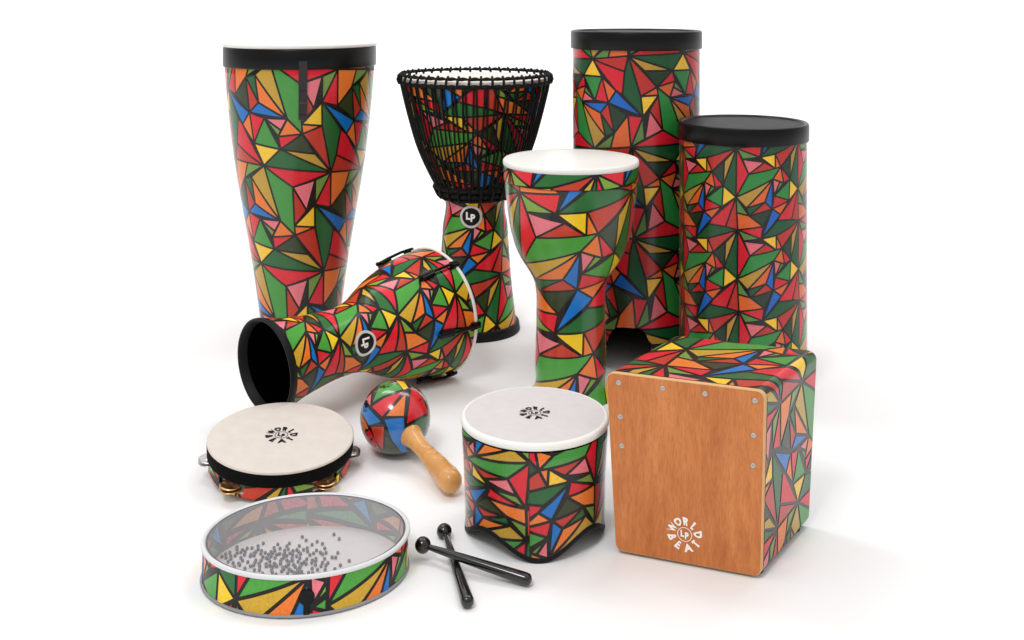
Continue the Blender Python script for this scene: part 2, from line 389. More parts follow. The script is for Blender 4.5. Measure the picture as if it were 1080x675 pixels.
def emblem(mb, fn, R, mi=0, thick=.0005):
    for pts,fs in letters2d(R):
        V=[fn(x,y,thick) for x,y in pts]; mb.raw(V,fs,mi)
def badge(mb, fn, R):   # black disc, silver rim, two letters; fn(x, y, height)
    n=36
    def ring(r0,r1,h0,h1,mi): mb.grid([[fn(r*math.cos(2*math.pi*k/n),r*math.sin(2*math.pi*k/n),h) for k in range(n)] for r,h in ((r0,h0),(r1,h1))],mi)
    ring(R,R*.98,.0,.0016,0); ring(R*.98,R*.80,.0016,.0018,0); ring(R*.80,R*.78,.0018,.0013,0)
    ring(R*.79,R*.4,.0013,.0013,1); ring(R*.4,R*.001,.0013,.0013,1)
def badge_letters(mb, fn, R):
    for ch,x,y,hh in (('L',-.30,-.34,.86),('P',.20,-.56,.86)):
        vs,fs=glyph(ch,.05); mb.raw([fn(x*R+a*hh*R*.85,y*R+b*hh*R,.0017) for a,b in vs],fs,0)
def wrap(b, t, z0, z1, off=.0022, low=None):
    mb=MB(); n=40; rows=[]
    for j in range(n+1):
        r_=[]
        for k in range(120):
            th=2*math.pi*k/120; zl=z0+(low(th if th<=math.pi else th-2*math.pi) if low else 0); z=zl+(z1-zl)*j/n; r_.append(b.pt(th,b.r_at(z)+off,z))
        rows.append(r_)
    mb.grid(rows,0); mb.build('clear_wrap',M['wrap'],t)
# ================================================================== THE SETTING
CX,CY,TILT,OR=-.2483,1.261,math.radians(5.5),.1235
def sst(t): t=max(0,min(1,t)); return t*t*(3-2*t)
def ground(x,y):
    yb=CY+OR; h=max(0.,math.tan(TILT)*(yb-max(y,CY-OR-.02)))
    if y<CY-OR-.02: h*=1-sst((CY-OR-.02-y)/.5)
    return h*(1-sst((x+.125)/.075))*(1-sst((-.40-x)/.25))-.0002*0
xs=[-24,-14,-9,-6,-3,-1.5,-1]+[-.8+.02*i for i in range(46)]+[.3,.6,1,1.5,3,6,9,14,24]
ys=[-4,-2,-1,0,.4]+[.6+.02*i for i in range(58)]+[2,2.5,3,3.5]
rows=[[(x,y,ground(x,y)) for x in xs] for y in ys]
rows+=[[(x,4+2.0*math.sin(a),2.0-2.0*math.cos(a)) for x in xs] for a in [math.pi/2*k/16 for k in range(17)]]+[[(x,6,12) for x in xs]]
g=MB(); g.grid(rows,0,close=False)
gm=mat('white_paper',(249,249,249),.9,.0)
fl=g.build('ground',gm); fl['kind']='structure'; fl['label']='plain white studio paper under all the drums'
# ================================================================== CONICAL DRUM
def make_body(n,nn=90): return Body(*frame(n),PROF[n],nn)
b=make_body('conical'); s=SC['conical']; t=thing('conical_drum','tall tapering printed drum with white head and black clip, at the far left','drum',(POS['conical'][0],POS['conical'][1],0))
mb=shell(b); printed(mb,b,MAPS['conical'],0,b.top,.0021); mb.build('shell',PD+[M['inner']],t); wrap(b,t,0,zs(74,s),.0012)
zt=zs(44,s)
mb=MB(); b.lathe(mb,[(zs(68.5,s),.1553),(zs(68.5,s),.1597),(zs(67.5,s),.1603),(zs(50,s),.1603),(zs(48.5,s),.159),(zs(48,s),.153)]); mb.build('collar',M['black'],t)
mb=MB(); b.lathe(mb,[(zs(48.3,s),.158),(zs(47.5,s),.1622),(zs(46,s),.1635),(zt,.162),(zt-.0002,.157)]); b.disc(mb,zt-.0004,.1575); mb.build('drum_head',M['hoop'],t)
mb=MB()
def bent(th,w,prof,mi=0):   # a strap running down the shell
    rows=[]
    for z,r,h in prof:
        rows.append([b.pt(th-w/r,r,z),b.pt(th-w/r*.9,r+h,z),b.pt(th+w/r*.9,r+h,z),b.pt(th+w/r,r,z)])
    mb.grid(rows,mi,close=False,smooth=False)
    mb.poly(rows[0],mi); mb.poly(rows[-1][::-1],mi)
zz=[zs(y,s) for y in (60,74,88,90,100,102,112,114,118)]
bent(.03,.0085,[(z,b.r_at(min(z,b.sm[-1][0])),.006 if i<2 else (.004 if i in (3,4,7) else .0065)) for i,z in enumerate(zz)]); mb.build('clip',mat('grey_clip',(50,46,48),.5,.3),t)
# ================================================================== ROPE DJEMBE
b=make_body('djembe',120); s=SC['djembe']; t=thing('rope_djembe','djembe laced with black ropes, standing upright behind the lying drum','drum',(POS['djembe'][0],POS['djembe'][1],0))
zw=zs(203,s); mb=shell(b,nz=90); sw=b.s_at(zw)
printed(mb,b,MAPS['djembe_stem'],b.s_at(zs(352,s)+.01),sw,.0022); printed(mb,b,MAPS['djembe_bowl'],sw,b.top,.0022); mb.build('shell',PB+[M['inner']],t)
mb=MB(); b.lathe(mb,[(.0,.0),(.0,.0945),(.001,.0955),(.017,.0935),(.019,.092),(.0195,.088)]); mb.build('foot_trim',M['blacksoft'],t)
zr=zs(80,s); rr=78.5/s
mb=MB(); b.disc(mb,zr-.002,rr-.010,dome=.0); b.lathe(mb,[(zr-.002,rr-.010),(zr-.004,rr-.004),(zr-.0115,rr-.0035)]); mb.build('drum_head',M['headnat'],t)
mb=MB(); NL=44
def ring(z,r,tr,lump,nl,seg=8):
    n=nl*8; tube(mb,[b.pt(2*math.pi*k/n,r+lump*.3*math.cos(2*math.pi*k*nl/n),z+lump*.5*math.cos(2*math.pi*k*nl/n)) for k in range(n)],lambda q: tr+lump*math.cos(2*math.pi*q*n*nl/n)*.6,seg,closed=True)
ring(zr+.004,rr-.001,.0032,.0014,NL); ring(zr-.0115,rr+.001,.0042,.0010,NL)
for k in range(NL):
    th=2*math.pi*(k+.5)/NL
    tube(mb,[b.pt(th-.012,rr+.003,zr-.014),b.pt(th-.006,rr+.006,zr-.006),b.pt(th,rr+.004,zr+.003),b.pt(th+.004,rr-.003,zr+.0085),b.pt(th+.006,rr-.007,zr+.002)],.0028,7)
mb.build('rim_rope',M['rope'],t)
mb=MB(); zb=zs(199,s); NR=88
for k in range(NR):
    a0=2*math.pi*k/NR; a1=2*math.pi*(k+1)/NR; pts=[]
    if k%2: a0,a1=a1,a0
    for q in range(15):
        f=q/14; z=zr-.014+(zb+.006-zr+.014)*f; th=(a0+(a1-a0)*(.5+(f-.5)*.55)); pts.append(b.pt(th,b.r_at(min(z,b.sm[-1][0]))+.0036+.001*math.sin(f*3.1),z))
    tube(mb,pts,.0021,6)
mb.build('rope_lacing',M['rope'],t)
mb=MB(); ring(zs(195,s),.0835,.0048,.0014,22); ring(zs(201,s),.0775,.0052,.0016,22); ring(zs(206,s),.0715,.0038,.001,22)
for k in range(22):
    th=2*math.pi*(k+.5)/22
    tube(mb,[b.pt(th,.084,zs(190,s)),b.pt(th+.01,.0885,zs(196,s)),b.pt(th,.082,zs(203,s)),b.pt(th,.074,zs(207,s))],.0028,6)
mb.build('waist_rope',M['rope'],t)
def surf_fn(b,u0,v0,ang=0.):
    ca,sa=math.cos(ang),math.sin(ang)
    def fn(x,y,h): return b.uv(u0+x*ca-y*sa, v0+x*sa+y*ca, h+.0006)[0]
    return fn
fn=surf_fn(b,-.0085,b.s_at(zs(232,s)+.02))
mb=MB(); badge(mb,fn,.0235); bd=mb.build('badge',[M['silver'],M['black']],t); mb=MB(); badge_letters(mb,fn,.0235*.8); mb.build('badge_lettering',M['white'],bd)
# ================================================================== GOBLET DRUM
b=make_body('goblet',110); s=SC['goblet']; t=thing('goblet_drum','upright goblet-shaped printed drum with white head, behind the three-sided drum','drum',(POS['goblet'][0],POS['goblet'][1],0))
t['label']='upright goblet-shaped printed drum with white head, between rope djembe and tall tubes'
mb=shell(b,nz=90); printed(mb,b,MAPS['goblet'],0,b.top,.0019); mb.build('shell',PB+[M['inner']],t); wrap(b,t,0,zs(190,s),.0015)
zt=zs(171,s); rb=Body(b.P,b.A,b.F,b.S,[(zt-.030,.1188),(zt-.002,.1192)],20)
mb=MB(); rb.lathe(mb,[(zt-.030,.1165),(zt-.030,.1186),(zt-.0299,.1188),(zt-.002,.1192),(zt-.002,.117)]); printed(mb,rb,MAPS['goblet_rim'],0.0012,rb.top,.0020); mb.build('collar',PB,t)
mb=MB(); rb.lathe(mb,[(zt-.003,.1185),(zt-.003,.1202),(zt+.001,.1208),(zt+.005,.1202),(zt+.0068,.118),(zt+.0062,.1145)]); rb.disc(mb,zt+.0060,.115); mb.build('drum_head',M['hoop'],t)
# ================================================================== TUBES
def tube_drum(key,label,ylid0,ylid1,notch,rl):
    b=make_body(key,60); s=SC[key]; t=thing('tube_drum',label,'drum',(POS[key][0],POS[key][1],0),'straight tube drums with black lids')
    low=None
    if notch:
        def low(th):
            d=abs(th-notch[0])*b.sm[0][1]; w=notch[1]
            return 0. if d>=w else notch[2]*(1-(d/w)**4)**.5
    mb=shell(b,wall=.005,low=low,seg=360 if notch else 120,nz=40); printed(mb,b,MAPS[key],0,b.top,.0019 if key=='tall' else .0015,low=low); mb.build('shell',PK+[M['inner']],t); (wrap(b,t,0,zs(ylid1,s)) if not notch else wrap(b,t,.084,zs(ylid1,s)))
    z0,z1=zs(ylid1,s),zs(ylid0,s)
    mb=MB(); b.lathe(mb,[(z0,rl-.004),(z0,rl-.0008),(z0+.0015,rl),(z1-.004,rl),(z1-.001,rl-.001)]);
    b.lathe(mb,[(z1-.001,rl-.001),(z1+.0005,rl-.003),(z1,rl-.006),(z1-.003,rl-.008)])
    mb.build('collar',M['black'],t)
    mb=MB(); b.disc(mb,z1-.003,rl-.0075); mb.build('drum_head',M['blacksoft'],t)
    return b,t
tube_drum('tall','tallest straight tube drum with black lid, standing behind the shorter tube',32,50.5,(-.115,.047,.083),.1305)
tube_drum('tube','shorter straight tube drum with black lid, standing just behind the wooden box drum',128,146,None,.1178)
# ================================================================== GATHERING DRUM
b=make_body('gather',60); s=SC['gather']; t=thing('floor_drum','low wide printed drum with white head and scalloped foot, in front of the goblet drum','drum',(POS['gather'][0],POS['gather'][1],0))
low=lambda th: .0258*math.sin(2*(th-.06))**2
mb=shell(b,low=lambda th: low(th)+.001,seg=180,nz=30); printed(mb,b,MAPS['gather'],0,b.top,.0019,low=lambda th: low(th)+.006,cell=.007,span=(SEAM,math.pi)); printed(mb,b,MAPS['gather_left'],0,b.top,.0019,low=lambda th: low(th)+.006,cell=.007,span=(-math.pi,SEAM)); mb.build('shell',PD+[M['inner']],t); wrap(b,t,.0065,zs(452,s),.0012,low)
mb=MB(); n=180
rows=[]
for k in range(n):
    th=2*math.pi*k/n; tt=th if th<=math.pi else th-2*math.pi; z=low(tt); r=b.r_at(z)
    rows.append([b.pt(th,r-.0065,z+.005),b.pt(th,r-.0065,z),b.pt(th,r+.0012,z),b.pt(th,r+.0018,z+.001),b.pt(th,r+.0016,z+.0062),b.pt(th,r+.0002,z+.0068)])
mb.grid([[r[j] for r in rows] for j in range(6)],0); mb.build('foot_trim',M['blacksoft'],t)
zt=zs(435,s)
mb=MB(); b.lathe(mb,[(zt-.0100,.0958),(zt-.0100,.0976),(zt-.0085,.0984),(zt-.0055,.0986),(zt-.0030,.0978),(zt-.0015,.0962),(zt-.0008,.0945),(zt-.0010,.0930)]); mb.build('hoop',M['hoop'],t)
mb=MB(); b.disc(mb,zt-.0010,.0935); hd=mb.build('drum_head',M['head'],t)
mb=MB(); emblem(mb,lambda x,y,h: b.P+Vector((x,y,zt-.0010+h+.0004)),.0205); mb.build('logo',M['ink'],hd)
# ================================================================== LYING GOBLET DRUM
b=make_body('lying',120); t=thing('goblet_drum','goblet-shaped printed drum lying on its side, open black foot facing the viewer','drum',((LY0[0]+LY1[0])/2,(LY0[1]+LY1[1])/2,0))
mb=shell(b,nz=90,wall=.0045); printed(mb,b,MAPS['lying'],.012,b.top,.0020); mb.build('shell',PB+[M['inner']],t)
mb=MB(); b.lathe(mb,[(.012,.0695),(-.001,.0740),(-.0022,.0755),(-.0022,.0772),(-.0008,.0785),(.003,.0783),(.010,.0762),(.011,.0750)]); mb.build('foot_trim',M['blacksoft'],t)
zt=b.sm[-1][0]
mb=MB(); b.lathe(mb,[(zt-.001,.1140),(zt-.001,.1165),(zt+.0,.1175),(zt+.003,.1175),(zt+.005,.1165),(zt+.0056,.115),(zt+.005,.111)]); mb.build('hoop',M['hoop'],t)
mb=MB(); b.disc(mb,zt+.0048,.1115); mb.build('drum_head',M['head'],t)
for th in LUGS:
    mb=MB(); rl=.1215
    def lp(z,r,dt): return b.pt(th+dt/r,r,z)
    # rim claw, rod and receiver
    w=.007
    for (za,zc,ra,rc,w) in ((zt-.010,zt+.007,.114,.1230,.0062),(zt-.078,zt-.052,b.r_at(zt-.065)-.001,b.r_at(zt-.065)+.012,.0058)):
        P=[[lp(z,r,dt) for (r,dt) in ((ra,-w),(rc-.002,-w),(rc,-w*.7),(rc,w*.7),(rc-.002,w),(ra,w))] for z in (za,zc)]
        if za<zt-.05: P=[[b.pt(th+dt/.1,b.r_at(z)+h,z) for (h,dt) in ((-.002,-w),(.007,-w),(.009,-w*.6),(.009,w*.6),(.007,w),(-.002,w))] for z in (za,zc)]
        mb.grid(P,0,smooth=False); mb.poly(P[0]); mb.poly(P[1][::-1])
    tube(mb,[b.pt(th,.1212,zt+.003),b.pt(th,.1205,zt-.02),b.pt(th,b.r_at(zt-.055)+.007,zt-.055),b.pt(th,b.r_at(zt-.08)+.008,zt-.080)],.0027,8)
    ball(mb,b.pt(th,b.r_at(zt-.08)+.008,zt-.081),.0040,n=10)
    mb.build('tuning_lug',M['black'],t)
fn=surf_fn(b,BADGE_L[0],BADGE_L[1],0)
mb=MB(); badge(mb,fn,.0212); bd=mb.build('badge',[M['silver'],M['black']],t); mb=MB(); badge_letters(mb,fn,.0212*.8); mb.build('badge_lettering',M['white'],bd)
# ================================================================== TAMBOURINE
tx,ty=-.3438,1.5475; tl=math.radians(6.0); n=math.hypot(tx,ty)
F=Vector((-tx/n,-ty/n,0)); A0=Vector((0,0,1)); A=(A0+Vector((.055,-.075,0))).normalized(); F=(F-A*F.dot(A)).normalized(); S=A.cross(F)
b=Body(Vector((tx,ty,.0135)),A,F,S,[(0,.1065),(.042,.1085)],20); t=thing('tambourine','tambourine with white head, black band and metal jingles, behind the bead-filled drum','tambourine',(tx,ty,0))
JA=[math.radians(d) for d in (-90,-42,38,90,-138,138)]
HW=.024
def slot(th):
    for a in JA:
        d=abs((th-a+math.pi)%(2*math.pi)-math.pi)*.1075
        if d<HW: return True
    return False
mb=MB(); seg=240; zsl=[0,.0055,.0185,.024,.042]
for wl,mi in ((.1072,0),(.1012,12)):
    for j in range(4):
        for k in range(seg):
            th=2*math.pi*(k+.5)/seg
            if j==1 and slot(th): continue
            a0,a1=2*math.pi*k/seg,2*math.pi*(k+1)/seg; q=[b.pt(a0,wl,zsl[j]),b.pt(a1,wl,zsl[j]),b.pt(a1,wl,zsl[j+1]),b.pt(a0,wl,zsl[j+1])]
            mb.poly(q if mi==0 else q[::-1],mi,True)
for z,fl_ in ((0,1),(.0055,0),(.0185,1)):
    for k in range(seg):
        th=2*math.pi*(k+.5)/seg
        if z>0 and not slot(th): continue
        a0,a1=2*math.pi*k/seg,2*math.pi*(k+1)/seg; mb.poly([b.pt(a0,.1012,z),b.pt(a1,.1012,z),b.pt(a1,.1072,z),b.pt(a0,.1072,z)],13)
tb=Body(b.P,b.A,b.F,b.S,[(0,.1073),(.042,.1073)],20)
tmp=MB(); printed(tmp,tb,MAPS['tamb'],.0008,.0245,.002,cell=.0055)
for f,mi,sm_ in zip(tmp.f,tmp.m,tmp.sm):
    c=sum((Vector(tmp.v[i]) for i in f),Vector())/len(f)-b.P; z=c.dot(b.A); th=math.atan2(c.dot(b.S),c.dot(b.F))
    if .0045<z<.0195 and slot(th): continue
    mb.face([tmp.v[i] for i in f],mi,[tmp.n[i] for i in f])
mb.build('frame',PB+[M['greyin'],M['cream']],t)
mb=MB(); b.lathe(mb,[(.0215,.1075),(.0215,.1100),(.0225,.1106),(.041,.1114),(.0425,.1108)]); mb.build('band',M['fabric'],t)
mb=MB(); b.lathe(mb,[(.0418,.1112),(.0440,.1112),(.0452,.1095),(.0450,.106)]); b.disc(mb,.0450,.1062); hd=mb.build('drum_head',M['headnat'],t)
ex=Vector((1,0,0)); ex=(ex-A*ex.dot(A)).normalized(); ey=A.cross(ex)
mb=MB(); emblem(mb,lambda x,y,h: b.P+A*(.0450+h+.0004)+ex*x+ey*y,.0245); mb.build('logo',M['ink'],hd)
for i,a in enumerate(JA):
    cc=b.pt(a,.1065,.012); d=b.dirn(a)
    for h in (.0025,-.0030):
        mb=MB(); ct=cc+A*h; sd=A.cross(d); R=.0165; rows=[]
        w=rnd.uniform(-.12,.12)
        for r,z in ((.0005,.0016),(.004,.0016),(.006,.0),(.013,.0003),(R,0),(R,-.0007),(.013,-.0006),(.006,-.0008),(.0005,.0006)):
            rows.append([ct+(d*math.cos(q)+sd*math.sin(q))*r+A*((z if h>0 else -z)+w*r*math.cos(q)*.4) for q in [2*math.pi*k/28 for k in range(28)]])
        mb.grid(rows,0,flip=h>0)
        mb.build('jingle',M['steel'] if i in (0,3) else M['brass'],t)
    mb=MB(); tube(mb,[b.pt(a,.104,.004),b.pt(a,.104,.020)],.0009,6); mb.build('jingle_pin',M['steel'],t)
t.scale=(.955,)*3
# ================================================================== OCEAN DRUM
n=math.hypot(CX,CY); A=Vector((0,math.sin(TILT),math.cos(TILT))); F=Vector((-CX/n,-CY/n,0)); F=(F-A*F.dot(A)).normalized(); S=A.cross(F)
OP=Vector((CX,CY,ground(CX,CY)+.0006)); b=Body(OP,A,F,S,[(0,OR-.002),(.045,OR-.002)],20)
t=thing('bead_drum','wide shallow printed drum with clear top and grey beads inside, nearest on the left','drum',(CX,CY,OP.z))
mb=MB(); ro=OR-.002; ri=OR-.007; inwall=MB()
b.lathe(mb,[(0.002,ri),(0.002,ro)],mi=0); b.lathe(mb,[(0.002,ro),(.043,ro)],mi=0); b.lathe(mb,[(.043,ro),(.043,ri)]); b.lathe(inwall,[(.043,ri-.0002),(.002,ri-.0002)])
printed(mb,b,MAPS['bead_a'],.003,.0402,.0021,cell=.006,span=(-math.pi,.165)); printed(mb,b,MAPS['bead_b'],.003,.0402,.0021,cell=.006,span=(.165,math.pi))
ib=Body(OP,A,F,S,[(0,ri-.0002),(.045,ri-.0002)],20); printed(inwall,ib,((.05,.012),(0.03,-0.115),(-0.17,0.0)),.004,.042,.0032,cell=.006,off=-.0004,inward=True)
mb.build('shell',PB+[M['inner']],t); inwall.build('hazed_wall',PI,t)  # inner wall gets the print with the head's haze painted in
mb=MB(); b.lathe(mb,[(.0405,ro),(.0402,OR+.0002),(.0412,OR+.0010),(.0438,OR+.0006),(.0447,OR-.0010),(.0445,OR-.0035),(.0432,OR-.0048)]); mb.build('hoop',M['clearhoop'],t)
mb=MB(); b.lathe(mb,[(.0035,ro),(.003,OR-.0002),(.001,OR+.0004),(.0,OR-.003),(.0,OR-.012)]); mb.build('bottom_edge',M['gasket'],t)
mb=MB(); b.disc(mb,.0046,ri); mb.build('bottom_head',M['head'],t)
mb=MB(); b.disc(mb,.0433,OR-.0046); mb.build('clear_head',M['film'],t)
mb=MB(); 
def fn(x,y,h): return b.uv(-.0005+x,.021+y,h)[0]
nn=24
for r0,r1,h0,h1 in ((.0088,.0080,.0004,.002),(.0080,.0001,.002,.0024)):
    mb.grid([[fn(r*math.cos(2*math.pi*k/nn),r*math.sin(2*math.pi*k/nn),h) for k in range(nn)] for r,h in ((r0,h0),(r1,h1))],0)
P=[[fn(x,y,h) for x,h in ((-.0035,.0004),(-.003,.0016),(.003,.0016),(.0035,.0004))] for y in (-.007,-.0185)]; mb.grid(P,0,close=False)
mb.build('vent_plug',M['blacksoft'],t)
me=None; pts=[]; tries=0
def bead_ok(x,y): return all((x-a)**2+(y-c)**2>.0042**2 for a,c in pts)
clus=[(-.080,.018),(-.062,.03),(-.045,.02),(-.055,-.005),(-.07,-.012),(-.03,.033),(-.02,.012),(-.088,.0),(-.035,-.012),(-.008,-.005),(.006,.012),(.002,-.02),(-.015,-.03),(-.05,.042),(-.005,.03),(-.095,.025),(-.02,-.01)]
while len(pts)<190 and tries<20000:
    tries+=1
    if len(pts)<140: c=rnd.choice(clus); x,y=c[0]+rnd.gauss(0,.013),c[1]+rnd.gauss(0,.013)
    elif len(pts)<176: x,y=rnd.gauss(.0,.03),rnd.gauss(.005,.03)
    else: q=rnd.random(); x,y=.028+.045*q+rnd.gauss(0,.002),-.045+.022*q+rnd.gauss(0,.002)
    if math.hypot(x,y)<.111 and bead_ok(x,y): pts.append((x,y))
src=None; xr=Vector((1,0,0)); yr=A.cross(xr)
for x,y in pts:
    loc=OP+xr*x+yr*y+A*(.0046+.0021)
    if src is None:
        mb=MB(); ball(mb,(0,0,0),.0021,n=12); src=mb.build('bead',M['bead']); o=src
    else: o=src.copy(); C.objects.link(o)
    o.location=loc; o['label']='small round grey bead scattered on the white bottom inside the clear-topped drum'; o['category']='bead'; o['group']='beads inside the clear-topped drum'
# ================================================================== MARACA
mc=Vector((-.1806,1.614,.0545)); me_=Vector((-.0797,1.462,.0185)); ax=(me_-mc).normalized(); L=(me_-mc).length
v0=(Vector((0,0,CAM_H))-mc).normalized(); F=(v0-ax*v0.dot(ax)).normalized(); S=ax.cross(F)
t=thing('maraca','maraca with printed round head and varnished wooden handle, beside the tambourine','maraca',(mc.x,mc.y,0))
ex=Vector((0,0,1)).cross(v0).normalized(); ey=v0.cross(ex); R=.0538
def sph(a,b_,off):
    q=a*a+b_*b_
    if q>.995: k=math.sqrt(.995/q); a*=k; b_*=k; q=.995
    d=(ex*a+ey*b_+v0*math.sqrt(1-q)); dd=d+ax*(d.dot(ax))*.04
    return mc+dd*(R+off), d
mb=MB(); rows=[[sph(math.sin(p)*math.cos(q),math.sin(p)*math.sin(q),0)[0] for q in [2*math.pi*k/48 for k in range(48)]] for p in [math.pi/2*max(.004,j/14) for j in range(15)]]
def sfull(d,off): return mc+(d+ax*d.dot(ax)*.04)*(R+off)
rows=[[sfull(ex*math.sin(p)*math.cos(q)+ey*math.sin(p)*math.sin(q)+v0*math.cos(p),0) for q in [2*math.pi*k/48 for k in range(48)]] for p in [math.pi*max(.002,min(.998,j/28)) for j in range(29)]]
mb.grid(rows,0)
MP=[('G',[(250,95),(330,62),(400,90),(435,140),(270,190),(185,235)]),('Y',[(385,65),(455,80),(490,130),(450,145)]),('R',[(440,160),(290,205),(180,270),(265,350)]),('O',[(465,175),(300,345),(445,350)]),
('R',[(515,135),(590,170),(655,330),(470,410)]),('g',[(665,350),(680,440),(640,520),(500,580),(475,430)]),('B',[(285,375),(445,365),(455,520),(490,640),(430,640),(350,540)]),('B',[(110,245),(255,390),(155,415),(95,310)]),
('r',[(170,430),(280,430),(270,610),(210,540)]),('k',[(290,500),(440,650),(290,640)]),('P',[(120,215),(175,165),(165,260)]),('O',[(80,320),(150,440),(110,480)]),('R',[(112,490),(160,450),(260,640),(180,600)])]
for c,pl in MP:
    pl=[((x-378)/305,-(y-362)/305) for x,y in pl]
    if area(pl)<0: pl=pl[::-1]
    for side in (1,-1):
        for i in range(-9,9):
            st=clip(clip(pl,1,0,-i/8.),-1,0,(i+1)/8.)
            if len(st)<3: continue
            for j in range(-9,9):
                g_=clip(clip(st,0,1,-j/8.),0,-1,(j+1)/8.)
                if len(g_)<3 or abs(area(g_))<1e-5: continue
                P=[];N=[]
                for a,b_ in g_:
                    q=a*a+b_*b_
                    if q>.99: k=math.sqrt(.99/q); a*=k; b_*=k; q=.99
                    d=ex*a+ey*b_+v0*(math.sqrt(1-q)*side); P.append(sfull(d,.0004)); N.append(d)
                if side<0: P=P[::-1]; N=N[::-1]
                mb.face(P,CODES.index(c),N)
mb.build('rattle_head',[mat('maraca_'+m_.name,(0,0,0)) if False else m_ for m_ in PM],t)
mb=MB(); hb=Body(mc,ax,F,S)
hb.lathe(mb,[(.044,.0001),(.0445,.0225),(.0500,.0185),(.058,.0155),(.069,.0135),(.082,.0122),(.096,.0118),(.108,.0128),(.1085,.0123),(.1095,.0128),(.123,.0143),(.1235,.0138),(.1245,.0144),(.143,.0158),(.1435,.0152),(.1445,.0158),(.163,.0168),(L-.022,.0174),(L-.009,.0163),(L-.002,.0120),(L+.0015,.006),(L+.002,.0001)],48)
mb.build('handle',M['maple'],t)
# ================================================================== MALLETS
def mallet(p0,p1,r0,r1,rb,label):
    p0,p1=Vector(p0),Vector(p1); t=thing('mallet',label,'mallet',((p0.x+p1.x)/2,(p0.y+p1.y)/2,0),'black mallets crossed on the white ground')
    mb=MB(); ball(mb,p0,rb,n=28); mb.build('mallet_head',M['blackgloss'],t)
    d=(p1-p0).normalized(); L=(p1-p0).length; A_=d; F_=d.orthogonal().normalized(); bb=Body(p0,A_,F_,A_.cross(F_)); mb=MB()
    bb.lathe(mb,[(rb*.7,r0)]+[(rb+(L-r1-rb)*k/8,r0+(r1-r0)*min(1,(k/8)**.8)) for k in range(9)]+[(L-r1*.4,r1*.93),(L-r1*.1,r1*.7),(L+r1*.1,r1*.3),(L+r1*.12,.0001)],24)
    mb.build('mallet_stick',M['blackgloss'],t)
mallet((-.0880,1.3544,.0100),(-.0499,1.1950,.0078),.0034,.0078,.0099,'lower black mallet of the crossed pair, its stick underneath the other, pointing at the viewer')
mallet((-.1102,1.2894,.0262),(.0226,1.2440,.0074),.0034,.0074,.0099,'upper black mallet of the crossed pair, resting across the other towards the scalloped drum')
# ================================================================== BOX DRUM
cx,cy,th,w,dp,h,tp,sk=.2646,1.3555,.3478,.1799,.1542,.2315,.008,.28
f2=Vector((math.cos(th),-math.sin(th),0)); s2=Vector((math.sin(th+sk),math.cos(th+sk),0)); Z=Vector((0,0,1)); C0=Vector((cx,cy,0))
def bx(a,b_,c):     # a across the front, b_ away from the viewer, c up; all -.5...5 except c 0..1
    k=2*tp*c; return C0+f2*(a*(w+k))+s2*(b_*(dp+k))+Z*(.004+c*(h-.004))
t=thing('box_drum','wooden box drum with plain orange plywood front and printed sides, at the right','box drum',(cx,cy,0))
mb=MB(); rr=.0115
# outline in (across, up) with rounded corners, swept front to back
def outline(r,n=7,ins=0.):
    out=[]; W=.5*w-ins; H=h-.004-ins
    for (x,z,a0) in ((W-r,H-r,0),(-W+r,H-r,90),(-W+r,ins+r,180),(W-r,ins+r,270)):
        for i in range(n+1): a=math.radians(a0+90*i/n); out.append((x+r*math.cos(a),z+r*math.sin(a),math.cos(a),math.sin(a)))
    return out
def bp(x,y,z): return bx(x/w,y/dp,z/(h-.004))
OL=outline(rr)
mb.grid([[bp(x,-.5*dp,z) for x,z,_,_ in OL],[bp(x,.5*dp,z) for x,z,_,_ in OL]],0)
bo=[bp(x,.5*dp,z) for x,z,_,_ in OL]; mb.poly(bo[::-1],0); mb.poly([bp(x,-.5*dp,z) for x,z,_,_ in OL],0)
# unwrap: distance along the outline starting at the lower right, going up the right side, over the top
per=[0]
for i in range(len(OL)): x0,z0=OL[i][:2]; x1,z1=OL[(i+1)%len(OL)][:2]; per.append(per[-1]+math.hypot(x1-x0,z1-z0))
TOT=per[-1]
def onbox(v,u,off):
    v%=TOT; i=0
    while per[i+1]<v: i+=1
    a=OL[i]; c=OL[(i+1)%len(OL)]; q=(v-per[i])/max(1e-9,per[i+1]-per[i])
    x,z,nx,nz=[a[j]+(c[j]-a[j])*q for j in range(4)]
    l=math.hypot(nx,nz); nx/=l; nz/=l; nn_=(f2*nx*math.cos(sk)-s2*0+Z*nz); sd=s2.cross(Z).normalized(); nn_=(sd*nx+Z*nz).normalized()
    return bp(x,u,z)+nn_*off, nn_
# v=0 at the top of the right side; negative v (wrapped) runs down the right side
def boxprint(v0,v1,mp,wd):
    brk=[p for p in per if v0<p<v1]+[p-TOT for p in per if v0<p-TOT<v1]; cuts=sorted(set([v0,v1]+brk)); 
    fs=facets(-.5*dp,.5*dp,v0,v1,mp,wd)
    for mi,p in fs:
        p=clip(clip(p,1,0,.5*dp-.0005),-1,0,.5*dp-.0012)
        for a,c in zip(cuts,cuts[1:]):
            g_=clip(clip(p,0,1,-a),0,-1,c)
            if len(g_)<3 or abs(area(g_))<1e-8: continue
            m_=(a+c)/2; eps=1e-6
            pn=[onbox(min(max(q[1],a+eps),c-eps),q[0],.0004) for q in g_]
            P=[q[0] for q in pn]; N=[q[1] for q in pn]
            nrm=(P[1]-P[0]).cross(P[2]-P[0])
            if nrm.dot(N[0])<0: P=P[::-1]; N=N[::-1]
            mb.face(P,mi,N)
boxprint(-(h-.004)+.012,.30,MAPS['boxside'],.0021)
mb.build('body',PX,t)
mb=MB(); FT=.0055; yo=-.5*dp
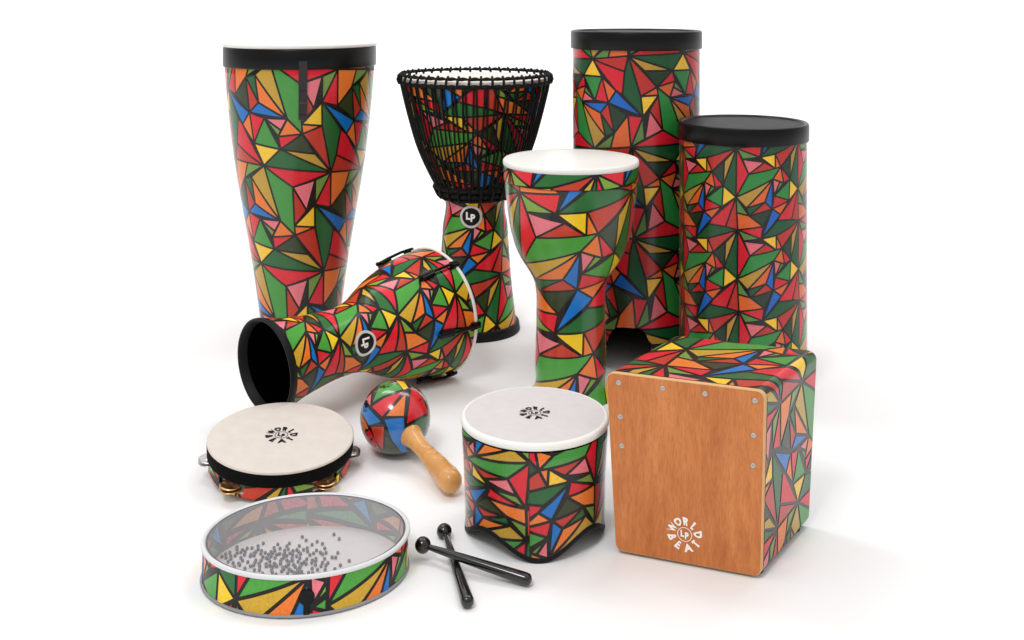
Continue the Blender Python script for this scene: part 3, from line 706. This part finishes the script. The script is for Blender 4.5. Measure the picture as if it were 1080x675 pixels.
OF=outline(.0095); fr=[bp(x*1.0,yo-FT,z) for x,z,_,_ in OF]; bk=[bp(x,yo-.0003,z) for x,z,_,_ in OF]; OI=outline(.009,ins=.0009); fi=[bp(x,yo-FT-.0008,z) for x,z,_,_ in OI]
mb.grid([bk,fr],1); mb.grid([fr,fi],1); mb.poly(fi[::-1],0); bd=mb.build('front_board',[M['ply'],M['plyedge']],t)
def onfront(x,z,off): return bp(x,yo-FT-.0008-off,z)
hw=.5*w; HH=h-.004
for (x,z) in ((-hw+.0145,HH-.0120),(-hw+.066,HH-.0120),(hw-.066,HH-.0120),(hw-.0105,HH-.0125),(-hw+.0145,HH-.055),(-hw+.0145,HH-.092),(hw-.0115,HH-.055),(hw-.0115,HH-.092)):
    mb=MB(); R=.0033
    mb.grid([[onfront(x+r*math.cos(q),z+r*math.sin(q),o_) for q in [-2*math.pi*k/16 for k in range(16)]] for r,o_ in ((R,.0),(R*.95,.0009),(R*.6,.0013),(R*.35,.0012),(R*.3,.0004),(.0001,.0004))],0); mb.build('screw',M['screw'],t)
mb=MB(); emblem(mb,lambda x,y,h_: onfront(-.0015+x,.0365+y,h_),.0215); mb.build('logo',M['white'],bd)
for a in (-.42,.42):
    for c in (-.40,.40):
        mb=MB(); p=bx(a,c,0); p.z=0; fb=Body(p,(0,0,1),(0,-1,0),(1,0,0)); fb.lathe(mb,[(0,.0001),(0,.0085),(.0045,.0095)],20); mb.build('foot',M['blacksoft'],t)
mb=MB(); 
# ================================================================== LIGHT AND CAMERA
wd=bpy.data.worlds.new('World'); scene.world=wd; wd.use_nodes=True
bg=wd.node_tree.nodes['Background']; bg.inputs['Color'].default_value=(1,1,1,1); wn=wd.node_tree; tc=wn.nodes.new('ShaderNodeTexCoord'); sx=wn.nodes.new('ShaderNodeSeparateXYZ'); mr=wn.nodes.new('ShaderNodeMapRange')
wn.links.new(tc.outputs['Generated'],sx.inputs[0]); wn.links.new(sx.outputs['Z'],mr.inputs['Value']); mr.inputs['From Min'].default_value=0; mr.inputs['From Max'].default_value=1
mr.inputs['To Min'].default_value=WORLD[0]; mr.inputs['To Max'].default_value=WORLD[1]; wn.links.new(mr.outputs['Result'],bg.inputs['Strength'])
def lamp(name,loc,tgt,size,power,sy=None):
    l=bpy.data.lights.new(name,'AREA'); l.shape='RECTANGLE' if sy else 'DISK'; l.size=size; l.energy=power
    if sy: l.size_y=sy
    o=bpy.data.objects.new(name,l); C.objects.link(o); o.location=loc; o.rotation_euler=(Vector(tgt)-Vector(loc)).to_track_quat('-Z','Y').to_euler(); return o
lamp('softbox',(-.9,-.5,3.0),(0,1.8,.1),.9,KEY)
lamp('backdrop_light',(-1.5,3.0,3.6),(0,5.6,1.0),2.5,TOP,1.2); lamp('backdrop_light',(1.5,3.0,3.6),(0,5.6,1.0),2.5,TOP,1.2)
cam=bpy.data.cameras.new('camera'); co=bpy.data.objects.new('camera',cam); C.objects.link(co); scene.camera=co
co.location=(0,0,CAM_H); co.rotation_euler=(math.radians(90),0,0); cam.sensor_width=36; cam.lens=FOC/1080*36; cam.shift_y=-337.5/1080; cam.clip_end=100; cam.clip_start=.05
vs=scene.view_settings; vs.view_transform='Standard'; vs.look='None'; vs.exposure=0; vs.gamma=1
scene.cycles.max_bounces=8; scene.cycles.transparent_max_bounces=12
